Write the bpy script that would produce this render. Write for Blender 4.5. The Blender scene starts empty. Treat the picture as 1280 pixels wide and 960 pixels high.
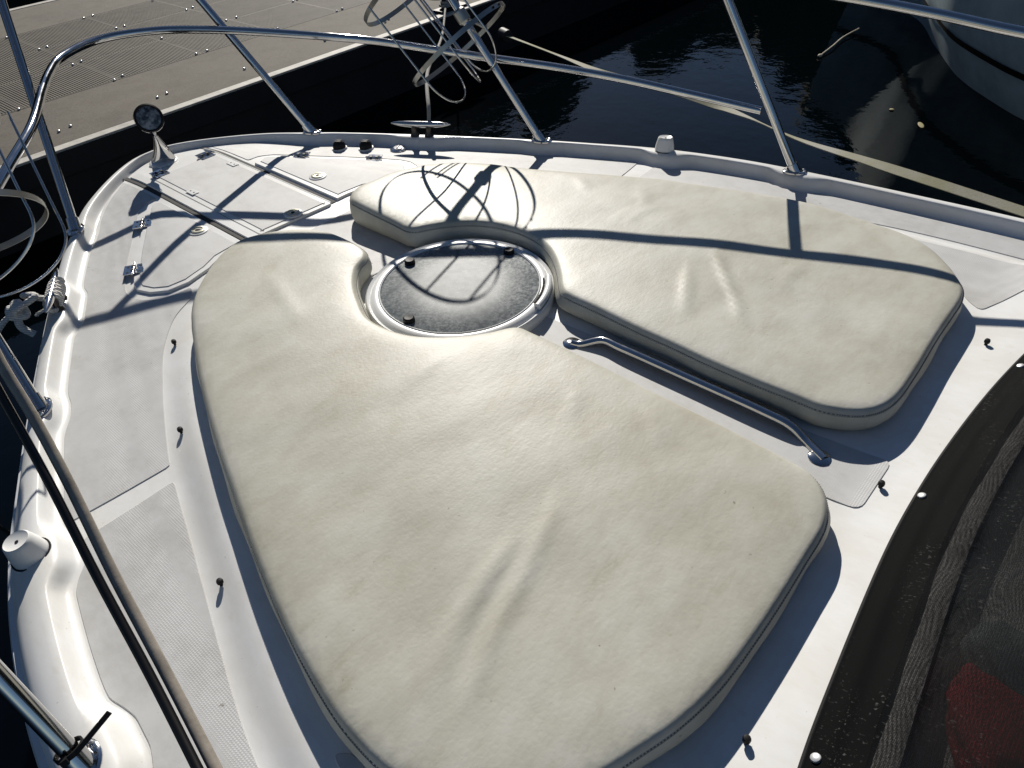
import bpy, bmesh, math, random
import numpy as np
from mathutils import Vector, Matrix
from mathutils.geometry import delaunay_2d_cdt
random.seed(7); RNG=np.random.default_rng(7)
COL=bpy.context.scene.collection
import numpy as np
def catmull(P, step, closed=False):
    P=np.asarray(P,float); n=len(P)
    if closed: Q=np.vstack([P[-1],P,P[0],P[1]])
    else: Q=np.vstack([2*P[0]-P[1],P,2*P[-1]-P[-2]])
    out=[]
    for i in range(1,len(Q)-2):
        p0,p1,p2,p3=Q[i-1:i+3]
        L=np.linalg.norm(p2-p1); k=max(1,int(np.ceil(L/step)))
        a=np.linalg.norm(p1-p0)**.5+1e-9;b=np.linalg.norm(p2-p1)**.5+1e-9;c=np.linalg.norm(p3-p2)**.5+1e-9
        m1=(p2-p1)+b*((p1-p0)/a-(p2-p0)/(a+b)); m2=(p2-p1)+b*((p3-p2)/c-(p3-p1)/(b+c))
        for j in range(k):
            t=j/k; out.append((2*t**3-3*t*t+1)*p1+(t**3-2*t*t+t)*m1+(-2*t**3+3*t*t)*p2+(t**3-t*t)*m2)
    if not closed: out.append(P[-1])
    return np.array(out)
def sstep(a,b,x):
    t=np.clip((x-a)/(b-a),0,1); return t*t*(3-2*t)
# half outline of the boat's rail in plan, bow to stern
HALF=np.array([(0,1.885),(.07,1.877),(.14,1.848),(.27,1.757),(.44,1.596),(.557,1.437),(.66,1.285),(.80,1.045),(.90,.865),(1.03,.62),(1.12,.44),(1.205,.25),(1.285,.06),(1.35,-.14),(1.412,-.4),(1.447,-.66),(1.480,-1.0),(1.505,-1.33),(1.52,-2.0),(1.525,-3.2)])
_hy=HALF[::-1,1]; _hx=HALF[::-1,0]
def halfbeam(y): return np.interp(y,_hy,_hx)-.07
TRUNK=np.array([(.0,.77),(.2,.765),(.33,.74),(.40,.70),(.47,.645),(.535,.605),(.595,.575),(.650,.525),(.72,.437),(.796,.304),(.862,.175),(.938,.012),(.96,-.044),(1.023,-.222),(1.089,-.408),(1.146,-.567),(1.188,-.691),(1.218,-.798),(1.262,-1.03),(1.285,-1.3),(1.30,-2.0),(1.31,-3.2)])
_ta=np.vstack([TRUNK[:-1]*[-1,1],TRUNK[:-1]]);_tb=np.vstack([TRUNK[1:]*[-1,1],TRUNK[1:]])
def segdist(P,A,B):
    P=np.atleast_2d(P); out=np.full(len(P),1e9)
    for a,b in zip(A,B):
        v=b-a; t=np.clip(((P-a)@v)/(v@v+1e-12),0,1); d=np.hypot(*(P-a-t[:,None]*v).T); out=np.minimum(out,d)
    return out
def inside(P,poly):
    P=np.atleast_2d(P); x,y=P[:,0],P[:,1]; c=np.zeros(len(P),bool); n=len(poly)
    for i in range(n):
        (x1,y1),(x2,y2)=poly[i],poly[i-1]
        m=((y1>y)!=(y2>y)); 
        with np.errstate(all='ignore'): c^= m&(x<(x2-x1)*(y-y1)/(y2-y1+1e-15)+x1)
    return c
_tpoly=np.vstack([TRUNK*[-1,1],TRUNK[::-1]])
def deckz(P):
    """height of the moulded deck at plan points"""
    P=np.atleast_2d(np.asarray(P,float)); x=np.abs(P[:,0]); y=P[:,1]
    zd=-.032*sstep(.42,.98,x/np.maximum(halfbeam(y),.05))*sstep(1.9,1.3,y)-.032*sstep(1.3,1.9,y)*sstep(1.55,1.85,y)*.6
    d=segdist(P,_ta,_tb)*np.where(inside(P,_tpoly),1,-1)
    zt=.031*sstep(.76,-.15,y)-.030*(x/1.1)**2*sstep(.76,.2,y)-.004*sstep(.3,.76,y)+.034*sstep(-1.33,-1.58,y)
    return zd+(zt-zd)*sstep(0,.085,d)
def cushz(P):
    """height of the cushions' top edge"""
    P=np.atleast_2d(np.asarray(P,float)); return .097-.03*np.clip(np.abs(P[:,0])/1.05,0,1.2)**2

CAMR=[(0.657509,0.521854,-0.543461),(-0.751579,0.403523,-0.521822),(-0.053016,0.751557,0.657535)]
CAMC=(-1.27494,-1.53219,1.29818)
LENS=25.5203
CUSH_R=[(0.1253,0.5662),(0.1571,0.5983),(0.1926,0.6161),(0.2268,0.62),(0.2689,0.614),(0.3585,0.6104),(0.4333,0.5825),(0.5001,0.5487),(0.5915,0.4581),(0.6591,0.3495),(0.6958,0.245),(0.7703,0.0921),(0.8519,-0.065),(0.9444,-0.2514),(0.9804,-0.3642),(1.0192,-0.4783),(1.0722,-0.6598),(1.0894,-0.7822),(1.0764,-0.9294),(1.0602,-1.0708),(1.0218,-1.1582),(0.9418,-1.24),(0.8791,-1.2867),(0.8327,-1.3127),(0.7687,-1.3266),(0.6945,-1.3295),(0.5491,-1.3312),(0.3769,-1.3382),(0.2592,-1.339),(0.2068,-1.3319),(0.1721,-1.3191),(0.1449,-1.3),(0.1235,-1.275),(0.1033,-1.2362),(0.0946,-1.2074),(0.0923,-1.1593),(0.0863,-1.0427),(0.0855,-0.9149),(0.0904,-0.8129),(0.0921,-0.7119),(0.102,-0.5553),(0.1041,-0.4624),(0.1096,-0.4287),(0.1337,-0.3977),(0.1628,-0.3716),(0.2113,-0.3236),(0.2662,-0.2539),(0.2959,-0.1932),(0.3109,-0.0949),(0.294,0.0009),(0.2522,0.0805),(0.1935,0.1411),(0.1441,0.1759),(0.1067,0.1993),(0.0961,0.2277),(0.0996,0.2884),(0.1048,0.408),(0.1099,0.4976),(0.1142,0.5389)]
CUSH_L=[(-0.291,0.6417),(-0.2133,0.6134),(-0.1305,0.5429),(-0.0747,0.4366),(-0.067,0.3176),(-0.075,0.2421),(-0.0884,0.2102),(-0.114,0.188),(-0.1619,0.1664),(-0.2251,0.1019),(-0.2769,0.0173),(-0.3123,-0.0606),(-0.3162,-0.1311),(-0.3005,-0.2075),(-0.2664,-0.2715),(-0.2172,-0.3317),(-0.1549,-0.3852),(-0.108,-0.4145),(-0.088,-0.4382),(-0.0849,-0.4904),(-0.0831,-0.5968),(-0.084,-0.6994),(-0.0881,-0.8319),(-0.0905,-1.0537),(-0.0975,-1.2233),(-0.1039,-1.2753),(-0.1244,-1.3108),(-0.1521,-1.3349),(-0.1837,-1.3519),(-0.2303,-1.3639),(-0.3143,-1.3674),(-0.4851,-1.3706),(-0.645,-1.3642),(-0.7418,-1.3459),(-0.8191,-1.32),(-0.895,-1.29),(-0.975,-1.24),(-1.045,-1.165),(-1.082,-1.09),(-1.0989,-1.0325),(-1.1028,-0.9914),(-1.102,-0.9347),(-1.0967,-0.8784),(-1.0637,-0.7174),(-1.0067,-0.5245),(-0.9567,-0.3812),(-0.9244,-0.2931),(-0.8816,-0.1749),(-0.8113,0.0013),(-0.7398,0.1637),(-0.6612,0.3218),(-0.6096,0.4138),(-0.5458,0.4937),(-0.4511,0.5744),(-0.3648,0.6262)]
LID_P=[(-0.293,1.342,-0.0033),(-0.2617,1.3605,-0.0012),(-0.2357,1.3433,-0.0),(-0.2271,1.3077,0.0),(-0.2347,1.052,0.0),(-0.2267,0.7797,0.0)]
LID_P2=[(-0.3231,1.299,-0.0048),(-0.3807,1.2171,-0.0081),(-0.4901,1.0478,-0.0137),(-0.5538,0.944,-0.0164),(-0.5975,0.8539,-0.0173),(-0.6073,0.8177,-0.0169),(-0.5935,0.7588,-0.0134),(-0.553,0.7118,-0.0083),(-0.4818,0.703,-0.003),(-0.3933,0.7264,-0.0001)]
STUD=[(-0.6866,0.4371,-0.0091),(-0.8752,0.0673,-0.0091),(-1.0632,-0.4258,-0.0158),(0.0039,-1.3992,0.0374),(0.6703,-1.4286,0.0316),(-0.6729,-1.4345,0.0326)]
SPOT=[(-0.0154,1.7349,-0.0105),(0.5605,1.2076,-0.0294),(0.6321,1.1072,-0.0307),(0.7107,0.9781,-0.0312),(-0.0021,-0.4279,0.031)]
HANDLE=[(0.0046,-0.548,0.031),(0.0473,-0.6321,0.05),(0.0503,-1.1616,0.052),(0.011,-1.2603,0.031)]
TUBE1=[(-1.1749,-0.5783,0.8961),(-1.1967,-0.6627,0.8105),(-1.2043,-0.7147,0.7623),(-1.217,-0.7805,0.712),(-1.2391,-0.8788,0.6444),(-1.2578,-0.9874,0.5946),(-1.276,-1.0972,0.5679),(-1.292,-1.1997,0.5598)]
TUBE2=[(-1.1935,-0.5858,0.8748),(-1.2142,-0.6731,0.79),(-1.2221,-0.718,0.7554),(-1.232,-0.7745,0.7184),(-1.2523,-0.8723,0.6504),(-1.2698,-0.9793,0.6008),(-1.2875,-1.0879,0.5737),(-1.303,-1.1897,0.5647)]
STRAP=[(3.2491,2.6127,-0.4),(3.0203,1.8845,-0.38),(2.8366,1.3336,-0.36),(2.7256,0.7212,-0.33),(2.5343,0.2012,-0.3),(2.3551,-0.201,-0.28),(2.258,-0.559,-0.26),(2.1068,-0.952,-0.22),(1.9996,-1.3083,-0.2)]
SNAPS=[(0.0086,-1.4783,0.07),(-0.6394,-1.5333,0.07),(0.5825,-1.5225,0.07)]
KNOBS=[(-0.0177,0.0912),(0.2193,-0.1252),(-0.2345,-0.1402)]
SPOTHEAD=(-0.0301,1.6781,0.205)
KNOT=(-0.9346,0.9348,0.05)
EXPO=0.0

# ------------------------------------------------------------------ helpers
class MB:
    """collects verts and faces for one mesh object"""
    def __init__(s): s.v=[]; s.f=[]; s.flat=[]
    def add(s,V,F,flat=False):
        o=len(s.v); s.v+= [tuple(map(float,q)) for q in V]; s.f+=[tuple(i+o for i in f) for f in F]; s.flat+=[flat]*len(F); return s
    def box(s,c,size,M=None):
        hx,hy,hz=[q/2 for q in size]; V=[Vector((x*hx,y*hy,z*hz)) for x in(-1,1) for y in(-1,1) for z in(-1,1)]
        if M is not None: V=[M@q for q in V]
        V=[q+Vector(c) for q in V]
        return s.add(V,[(0,1,3,2),(4,6,7,5),(0,4,5,1),(2,3,7,6),(0,2,6,4),(1,5,7,3)],True)
    def lathe(s,c,prof,n=24,M=None,cap=True):
        """prof: list of (radius, height) about the local z axis"""
        V=[];F=[];c=Vector(c)
        for r_,z in prof:
            for k in range(n):
                a=2*math.pi*k/n; q=Vector((r_*math.cos(a),r_*math.sin(a),z)); V.append((M@q if M is not None else q)+c)
        for i in range(len(prof)-1):
            for k in range(n):
                a=i*n+k;b=i*n+(k+1)%n; F.append((a,b,b+n,a+n))
        if cap: F.append(tuple(range(n-1,-1,-1))); F.append(tuple(range((len(prof)-1)*n,len(prof)*n)))
        return s.add(V,F)
    def tube(s,P,rad,n=12,closed=False,cap=True):
        P=[Vector(map(float,q)) for q in P]; m=len(P); R=rad if hasattr(rad,'__len__') else [rad]*m
        T=[]
        for i in range(m):
            a=P[i-1] if (i>0 or closed) else P[i]; b=P[(i+1)%m] if (i<m-1 or closed) else P[i]
            T.append((b-a).normalized())
        u=T[0].orthogonal().normalized(); V=[];F=[]
        for i in range(m):
            if i: u=(T[i-1].rotation_difference(T[i])@u).normalized()
            u=(u-T[i]*u.dot(T[i])).normalized(); w=T[i].cross(u)
            for k in range(n):
                a=2*math.pi*k/n; V.append(P[i]+(u*math.cos(a)+w*math.sin(a))*R[i])
        for i in range(m if closed else m-1):
            j=(i+1)%m
            for k in range(n): F.append((i*n+k,i*n+(k+1)%n,j*n+(k+1)%n,j*n+k))
        if cap and not closed: F.append(tuple(range(n-1,-1,-1))); F.append(tuple(range((m-1)*n,m*n)))
        return s.add(V,F)
    def sphere(s,c,r_,M=None,n=12,m=8):
        pr=[(max(1e-4,math.sin(math.pi*i/m)),-math.cos(math.pi*i/m)) for i in range(m+1)]
        S=Matrix.Diagonal(Vector(r_ if hasattr(r_,'__len__') else (r_,)*3)); 
        return s.lathe(c,pr,n,(M@S) if M is not None else S,cap=False)
    def strip(s,A,flat=False,closed=False):
        """grid of rows of points"""
        m=len(A);n=len(A[0]);V=[q for row in A for q in row];F=[]
        for i in range(m-1):
            for k in range(n-(0 if closed else 1)):
                F.append((i*n+k,i*n+(k+1)%n,(i+1)*n+(k+1)%n,(i+1)*n+k))
        return s.add(V,F,flat)
    def build(s,name,mat,parent=None,smooth=True,bevel=0,angle=40,weld=False):
        me=bpy.data.meshes.new(name); me.from_pydata(s.v,[],s.f); me.validate(); me.update()
        bm=bmesh.new(); bm.from_mesh(me)
        if weld: bmesh.ops.remove_doubles(bm,verts=bm.verts,dist=.0004)
        bmesh.ops.recalc_face_normals(bm,faces=bm.faces); bm.to_mesh(me); bm.free()
        if smooth:
            for q in me.polygons: q.use_smooth=True
            try: me.set_sharp_from_angle(angle=math.radians(angle))
            except Exception: pass
        return link(name,me,mat,parent,bevel)
def link(name,me,mat,parent=None,bevel=0):
    me.materials.append(mat); o=bpy.data.objects.new(name,me); COL.objects.link(o)
    if parent:
        o.parent=parent
        if parent.type=='EMPTY': o.matrix_parent_inverse=Matrix.Translation(-parent.location)
    if bevel:
        b=o.modifiers.new('bevel','BEVEL'); b.width=bevel; b.segments=2; b.limit_method='ANGLE'
    return o
def tag(o,label,cat,group=None):
    o['label']=label; o['category']=cat
    if group: o['group']=group
    return o
def empty(name,loc,label,cat,group=None):
    o=bpy.data.objects.new(name,None); o.location=loc; o.empty_display_size=.1; COL.objects.link(o); return tag(o,label,cat,group)
def patch(poly,step,zf,rings=(),extra=None,seedj=.0):
    """triangulated sheet filling a plan polygon, heights from zf"""
    poly=np.asarray(poly,float); n=len(poly)
    lo=poly.min(0);hi=poly.max(0)
    gx,gy=np.meshgrid(np.arange(lo[0],hi[0],step),np.arange(lo[1],hi[1],step*.866)); gx=gx+((np.arange(gx.shape[0])%2)*.5*step)[:,None]
    G=np.c_[gx.ravel(),gy.ravel()]; G=G[inside(G,poly)]
    d=segdist(G,poly,np.roll(poly,-1,0)); G=G[d>step*.5]
    if extra is not None and len(extra):
        ex=np.asarray(extra); ex=ex[inside(ex,poly)]; ex=ex[segdist(ex,poly,np.roll(poly,-1,0))>step*.15]
        # drop grid points sitting too near the extra lines
        keep=np.ones(len(G),bool)
        for c0 in range(0,len(ex),200):
            e=ex[c0:c0+200]; keep&=(np.hypot(G[:,None,0]-e[None,:,0],G[:,None,1]-e[None,:,1]).min(1)>step*.35)
        G=np.vstack([G[keep],ex])
    V=np.vstack([poly,G]); E=[(i,(i+1)%n) for i in range(n)]
    v,e,f,ov,oe,of=delaunay_2d_cdt([Vector(q) for q in V],E,[],1,1e-6)
    P=np.array([(q.x,q.y) for q in v]); z=zf(P)
    return np.c_[P,z],[tuple(q) for q in f]
def inset(poly,d):
    """offset a closed plan polygon inwards by d"""
    P=np.asarray(poly,float); a=np.roll(P,1,0);b=np.roll(P,-1,0)
    area=.5*np.sum(P[:,0]*b[:,1]-b[:,0]*P[:,1]); sg=1 if area>0 else -1
    t1=P-a;t1/=np.linalg.norm(t1,axis=1)[:,None]+1e-12; t2=b-P;t2/=np.linalg.norm(t2,axis=1)[:,None]+1e-12
    n1=np.c_[-t1[:,1],t1[:,0]]*sg;n2=np.c_[-t2[:,1],t2[:,0]]*sg; m=n1+n2; L=np.linalg.norm(m,axis=1)[:,None]
    m=m/np.maximum(L,1e-6); c=np.clip((m*n1).sum(1),.5,1)[:,None]
    return P+m*(d[:,None] if hasattr(d,'__len__') else d)/c
def rounded(poly,rad,seg=6):
    P=np.asarray(poly,float); out=[]; n=len(P); R=rad if hasattr(rad,'__len__') else [rad]*n
    for i in range(n):
        p0,p1,p2=P[i-1],P[i],P[(i+1)%n]; u=p0-p1;v=p2-p1;lu=np.linalg.norm(u);lv=np.linalg.norm(v);u=u/lu;v=v/lv
        r_=min(R[i],lu*.45,lv*.45)
        if r_<1e-4: out.append(p1); continue
        for k in range(seg+1):
            t=k/seg; out.append((1-t)**2*(p1+u*r_)+2*t*(1-t)*p1+t*t*(p1+v*r_))
    return np.array(out)
def densify(poly,step):
    P=np.asarray(poly,float); out=[]
    for a,b in zip(P,np.roll(P,-1,0)):
        k=max(1,int(np.linalg.norm(b-a)/step))
        for j in range(k): out.append(a+(b-a)*j/k)
    return np.array(out)
def smooth3(P,step): return [Vector(q) for q in catmull(np.asarray(P,float),step)]
def frame_from(z,x=None):
    z=Vector(z).normalized(); x=(Vector(x) if x is not None else z.orthogonal()); x=(x-z*x.dot(z)).normalized(); y=z.cross(x)
    return Matrix((x,y,z)).transposed()
# ------------------------------------------------------------------ materials
def mat(name,base=(.8,.8,.8),rough=.5,metal=0.,ior=1.45,spec=None,coat=0):
    m=bpy.data.materials.new(name); m.use_nodes=True; b=m.node_tree.nodes['Principled BSDF']
    b.inputs['Base Color'].default_value=(*base,1); b.inputs['Roughness'].default_value=rough; b.inputs['Metallic'].default_value=metal; b.inputs['IOR'].default_value=ior
    if spec is not None: b.inputs['Specular IOR Level'].default_value=spec
    if coat: b.inputs['Coat Weight'].default_value=coat; b.inputs['Coat Roughness'].default_value=.08
    return m,b,m.node_tree
def N(t,kind,**kw):
    n=t.nodes.new(kind)
    for k,v in kw.items():
        if k in n.inputs: n.inputs[k].default_value=v
        else: setattr(n,k,v)
    return n
def noise(t,co,scale,detail=4,rough=.55,mapscale=None):
    n=N(t,'ShaderNodeTexNoise'); n.inputs['Scale'].default_value=scale; n.inputs['Detail'].default_value=detail; n.inputs['Roughness'].default_value=rough
    if mapscale:
        mp=N(t,'ShaderNodeMapping'); mp.inputs['Scale'].default_value=mapscale; t.links.new(co,mp.inputs[0]); co=mp.outputs[0]
    t.links.new(co,n.inputs['Vector']); return n.outputs['Fac']
def ramp(t,fac,stops):
    n=N(t,'ShaderNodeValToRGB'); e=n.color_ramp.elements
    while len(e)<len(stops): e.new(.5)
    for q,(p_,c_) in zip(e,stops): q.position=p_; q.color=(*c_,1) if len(c_)==3 else c_
    t.links.new(fac,n.inputs[0]); return n.outputs[0]
def mix(t,fac,a,b,mode='MIX'):
    n=N(t,'ShaderNodeMix'); n.data_type='RGBA'; n.blend_type=mode
    for s_,v in ((n.inputs[0],fac),(n.inputs[6],a),(n.inputs[7],b)):
        if hasattr(v,'is_linked'): t.links.new(v,s_)
        elif isinstance(v,(int,float)): s_.default_value=v
        else: s_.default_value=(*v,1)
    return n.outputs[2]
def bump(t,b,h,strength,dist,prev=None):
    n=N(t,'ShaderNodeBump'); n.inputs['Strength'].default_value=strength; n.inputs['Distance'].default_value=dist
    t.links.new(h,n.inputs['Height'])
    if prev is not None: t.links.new(prev,n.inputs['Normal'])
    t.links.new(n.outputs[0],b.inputs['Normal']); return n.outputs[0]
def objco(t): return N(t,'ShaderNodeTexCoord').outputs['Object']
M={}
def gelcoat(name,base,rough,dirt=.5):
    m,b,t=mat(name,base,rough,coat=.08,spec=.35); co=objco(t)
    f=noise(t,co,2.2,5); g=noise(t,co,38,3,.6,(1,.35,1))
    c1=ramp(t,f,[(.3,tuple(q*(1-.10*dirt) for q in base)),(.7,base)])
    c2=ramp(t,g,[(.62,(1,1,1)),(.78,(.86,.84,.78))])
    c3=ramp(t,noise(t,co,120,2,.5),[(.73,(1,1,1)),(.78,(.6,.56,.5))]); c4=ramp(t,noise(t,co,6,6,.7,(1,.5,1)),[(.40,(.90,.885,.85)),(.58,(1,1,1))])
    t.links.new(mix(t,.8,mix(t,.8,mix(t,dirt,c1,c2,'MULTIPLY'),c3,'MULTIPLY'),c4,'MULTIPLY'),b.inputs['Base Color'])
    r_=N(t,'ShaderNodeMapRange'); r_.inputs[3].default_value=rough*.75; r_.inputs[4].default_value=rough*1.35; t.links.new(f,r_.inputs[0]); t.links.new(r_.outputs[0],b.inputs['Roughness'])
    bump(t,b,noise(t,co,9,2),.08,.004); return m
M['gel']=gelcoat('white_gelcoat',(.76,.76,.745),.38)
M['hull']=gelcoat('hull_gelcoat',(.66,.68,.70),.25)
def nonskid():
    m,b,t=mat('nonskid_gelcoat',(.5,.5,.49),.62); co=objco(t)
    v=N(t,'ShaderNodeTexVoronoi'); v.inputs['Scale'].default_value=190; v.inputs['Randomness'].default_value=.0; t.links.new(co,v.inputs['Vector'])
    dots=ramp(t,v.outputs['Distance'],[(.28,(1,1,1)),(.42,(0,0,0))])
    f=noise(t,co,3.5,6,.6); f2=noise(t,co,17,4,.6)
    c=ramp(t,f,[(.25,(.53,.53,.52)),(.75,(.60,.60,.59))])
    c=mix(t,.35,c,ramp(t,f2,[(.35,(.46,.455,.44)),(.65,(.62,.62,.61))]))
    c=mix(t,.26,c,mix(t,dots,(.34,.34,.335),(.64,.64,.63)))
    sc_=noise(t,co,5,7,.75,(1,.6,1)); c=mix(t,.6,c,ramp(t,sc_,[(.36,(.78,.765,.73)),(.52,(1,1,1))]),'MULTIPLY'); c=mix(t,.8,c,ramp(t,noise(t,co,55,2,.5),[(.74,(1,1,1)),(.79,(.5,.46,.4))]),'MULTIPLY')
    t.links.new(c,b.inputs['Base Color']); bump(t,b,dots,.3,.001); return m
M['nonskid']=nonskid()
def vinyl():
    m,b,t=mat('cream_vinyl',(.6,.58,.5),.47,spec=.24); co=objco(t)
    a=noise(t,co,2.6,5,.6); st=noise(t,co,7,6,.65,(1,1.6,1)); fine=noise(t,co,60,4,.6,(.45,1.1,1)); sp=noise(t,co,26,5,.7)
    c=ramp(t,a,[(.3,(.43,.412,.34)),(.5,(.50,.488,.42)),(.70,(.555,.548,.50))])
    c=mix(t,.45,c,ramp(t,st,[(.32,(.375,.35,.275)),(.5,(.50,.487,.415)),(.68,(.61,.60,.545))]))
    c=mix(t,.6,c,ramp(t,sp,[(.66,(1,1,1)),(.76,(.78,.74,.66))]),'MULTIPLY')
    bl=noise(t,co,1.1,3,.5); c=mix(t,.5,c,ramp(t,bl,[(.38,(.86,.85,.80)),(.6,(1,1,1))]),'MULTIPLY')
    sm=noise(t,co,11,7,.75,(.5,1.3,1)); c=mix(t,.55,c,ramp(t,sm,[(.58,(1,1,1)),(.70,(.80,.77,.68))]),'MULTIPLY')
    pin=noise(t,co,70,2,.5); c=mix(t,.7,c,ramp(t,pin,[(.74,(1,1,1)),(.80,(.45,.42,.36))]),'MULTIPLY')
    t.links.new(c,b.inputs['Base Color'])
    v=N(t,'ShaderNodeTexVoronoi'); v.feature='DISTANCE_TO_EDGE'; v.inputs['Scale'].default_value=75; t.links.new(co,v.inputs['Vector'])
    n1=bump(t,b,fine,.10,.003); n2=bump(t,b,st,.13,.010,n1); bump(t,b,v.outputs['Distance'],.12,.002,n2)
    return m
M['vinyl']=vinyl()
def steel():
    m,b,t=mat('polished_stainless',(.58,.57,.56),.09,1.); co=objco(t)
    f=noise(t,co,30,4); r_=N(t,'ShaderNodeMapRange'); r_.inputs[3].default_value=.04; r_.inputs[4].default_value=.17; t.links.new(f,r_.inputs[0]); t.links.new(r_.outputs[0],b.inputs['Roughness']); return m
M['steel']=steel()
M['rod']=mat('thin_steel_rod',(.55,.55,.54),.25,1.)[0]
M['band']=mat('dull_flat_steel',(.42,.41,.37),.38,1.)[0]
M['black']=mat('black_plastic',(.012,.012,.013),.55,spec=.2)[0]
M['rubber']=mat('black_rubber',(.018,.018,.018),.7)[0]
M['dark']=mat('gap_sealant',(.035,.034,.033),.8)[0]
M['seam']=mat('seam_shadow_sealant',(.12,.118,.11),.8)[0]
M['white']=mat('white_plastic',(.72,.72,.7),.35)[0]
M['thread']=mat('grey_thread',(.20,.20,.19),.8)[0]
M['brass']=mat('worn_brass_ring',(.52,.50,.40),.35,.6)[0]
def acrylic():
    m,b,t=mat('smoked_acrylic',(.06,.065,.07),.5,spec=.17); co=objco(t)
    v=noise(t,co,95,4,.8); w=noise(t,co,45,5,.65); l=noise(t,co,6,3)
    sp=ramp(t,v,[(.44,(0,0,0)),(.60,(1,1,1))]); big=ramp(t,l,[(.35,(.35,.35,.35)),(.65,(1,1,1))])
    c=mix(t,mix(t,1.,sp,big,'MULTIPLY'),(.10,.115,.122),(.46,.48,.47))
    c=mix(t,.35,c,ramp(t,w,[(.4,(.07,.082,.088)),(.62,(.26,.27,.265))]))
    t.links.new(c,b.inputs['Base Color'])
    r_=N(t,'ShaderNodeMapRange'); r_.inputs[3].default_value=.38; r_.inputs[4].default_value=.6; t.links.new(v,r_.inputs[0]); t.links.new(r_.outputs[0],b.inputs['Roughness'])
    bump(t,b,v,.12,.001); return m
M['acrylic']=acrylic()
def concrete():
    m,b,t=mat('dock_concrete',(.2,.18,.15),.85); co=objco(t)
    a=noise(t,co,1.3,6,.6); s=noise(t,co,90,4,.7); k=noise(t,co,6,5,.6)
    c=ramp(t,a,[(.3,(.066,.055,.041)),(.55,(.102,.087,.066)),(.75,(.135,.117,.090))])
    c=mix(t,.5,c,ramp(t,s,[(.3,(.045,.038,.028)),(.6,(.145,.128,.10))]))
    c=mix(t,.6,c,ramp(t,k,[(.36,(.72,.68,.62)),(.55,(1,1,1))]),'MULTIPLY')
    t.links.new(c,b.inputs['Base Color']); bump(t,b,s,.4,.004); return m
M['concrete']=concrete()
def weathered(name,base,rough,sc=20):
    m,b,t=mat(name,base,rough); co=objco(t); f=noise(t,co,sc,5,.65)
    t.links.new(ramp(t,f,[(.3,tuple(q*.7 for q in base)),(.7,tuple(min(1,q*1.18) for q in base))]),b.inputs['Base Color']); bump(t,b,f,.2,.003); return m
M['grate']=weathered('grey_grating_plastic',(.10,.087,.068),.75,8)
M['trim']=weathered('pale_dock_trim',(.46,.44,.39),.7,12)
M['float']=weathered('black_dock_float',(.010,.011,.013),.6,5)
M['brown_reflect']=weathered('brown_reflection_steel',(.30,.265,.22),.26,40)  # stainless tube with its brown reflection put into the base colour
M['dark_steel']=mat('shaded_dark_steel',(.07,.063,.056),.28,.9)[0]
M['bolt']=mat('bright_bolt',(.75,.74,.72),.3,.6)[0]
def rope_mat(name,base):
    m,b,t=mat(name,base,.85); co=objco(t); w=N(t,'ShaderNodeTexWave'); w.inputs['Scale'].default_value=60; w.inputs['Distortion'].default_value=2; w.bands_direction='DIAGONAL'; t.links.new(co,w.inputs['Vector'])
    t.links.new(ramp(t,w.outputs['Fac'],[(.2,tuple(q*.7 for q in base)),(.6,base)]),b.inputs['Base Color']); bump(t,b,w.outputs['Fac'],.6,.004); return m
M['rope']=rope_mat('weathered_white_rope',(.72,.70,.66)); M['line']=rope_mat('grey_mooring_line',(.36,.35,.33))
def strap():
    m,b,t=mat('woven_webbing',(.4,.38,.28),.8); co=objco(t); f=noise(t,co,3,3)
    c=ramp(t,f,[(.35,(.26,.25,.15)),(.65,(.36,.35,.30))]); g=noise(t,co,160,2)
    t.links.new(mix(t,.4,c,ramp(t,g,[(.3,(.5,.5,.5)),(.7,(1,1,1))]),'MULTIPLY'),b.inputs['Base Color']); bump(t,b,g,.5,.002); return m
M['strap']=strap()
def meshcloth(name,open_):
    m,b,t=mat(name,(.010,.011,.012),.7,spec=.04); co=objco(t)
    wear=noise(t,co,5,6,.7,(1,3,1)); wr=ramp(t,wear,[(.5,(0,0,0)),(.72,(1,1,1))])
    th=noise(t,co,260,2,.5,(1,.25,1)); th2=ramp(t,th,[(.60,(0,0,0)),(.74,(.09,.088,.085))])
    c=mix(t,1.,(.003,.0033,.0035),mix(t,1.,th2,wr,'MULTIPLY'),'ADD')
    t.links.new(c,b.inputs['Base Color'])
    v=N(t,'ShaderNodeTexVoronoi'); v.inputs['Scale'].default_value=420; v.inputs['Randomness'].default_value=.35; t.links.new(co,v.inputs['Vector'])
    if open_:
        a=N(t,'ShaderNodeMapRange'); a.inputs[1].default_value=.15; a.inputs[2].default_value=.65; a.inputs[3].default_value=.55; a.inputs[4].default_value=.92; t.links.new(v.outputs['Distance'],a.inputs[0]); t.links.new(a.outputs[0],b.inputs['Alpha'])
    bump(t,b,v.outputs['Distance'],.25,.001); return m
M['mesh']=meshcloth('black_mesh_fabric',True); M['border']=meshcloth('black_border_fabric',False)
M['hem']=weathered('black_hem_fabric',(.006,.006,.0065),.85,120)
M['glass'],_b,_t=mat('dark_windshield_glass',(.010,.016,.017),.3,spec=.12); _b.inputs['Alpha'].default_value=.22
M['frame']=weathered('grey_window_frame',(.55,.52,.50),.5,30)
M['red']=weathered('dark_red_cloth',(.62,.03,.045),.8,9)
M['greycloth']=weathered('blue_grey_cloth',(.26,.32,.34),.85,14)
M['nhull']=weathered('pale_blue_hull_paint',(.42,.53,.57),.75,2); M['nstripe']=mat('black_stripe_paint',(.006,.006,.007),.9,spec=.1)[0]
M['wood']=weathered('pale_twig_bark',(.42,.37,.28),.8,30); M['leaf']=weathered('yellowed_leaf',(.30,.26,.13),.8,30)
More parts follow.
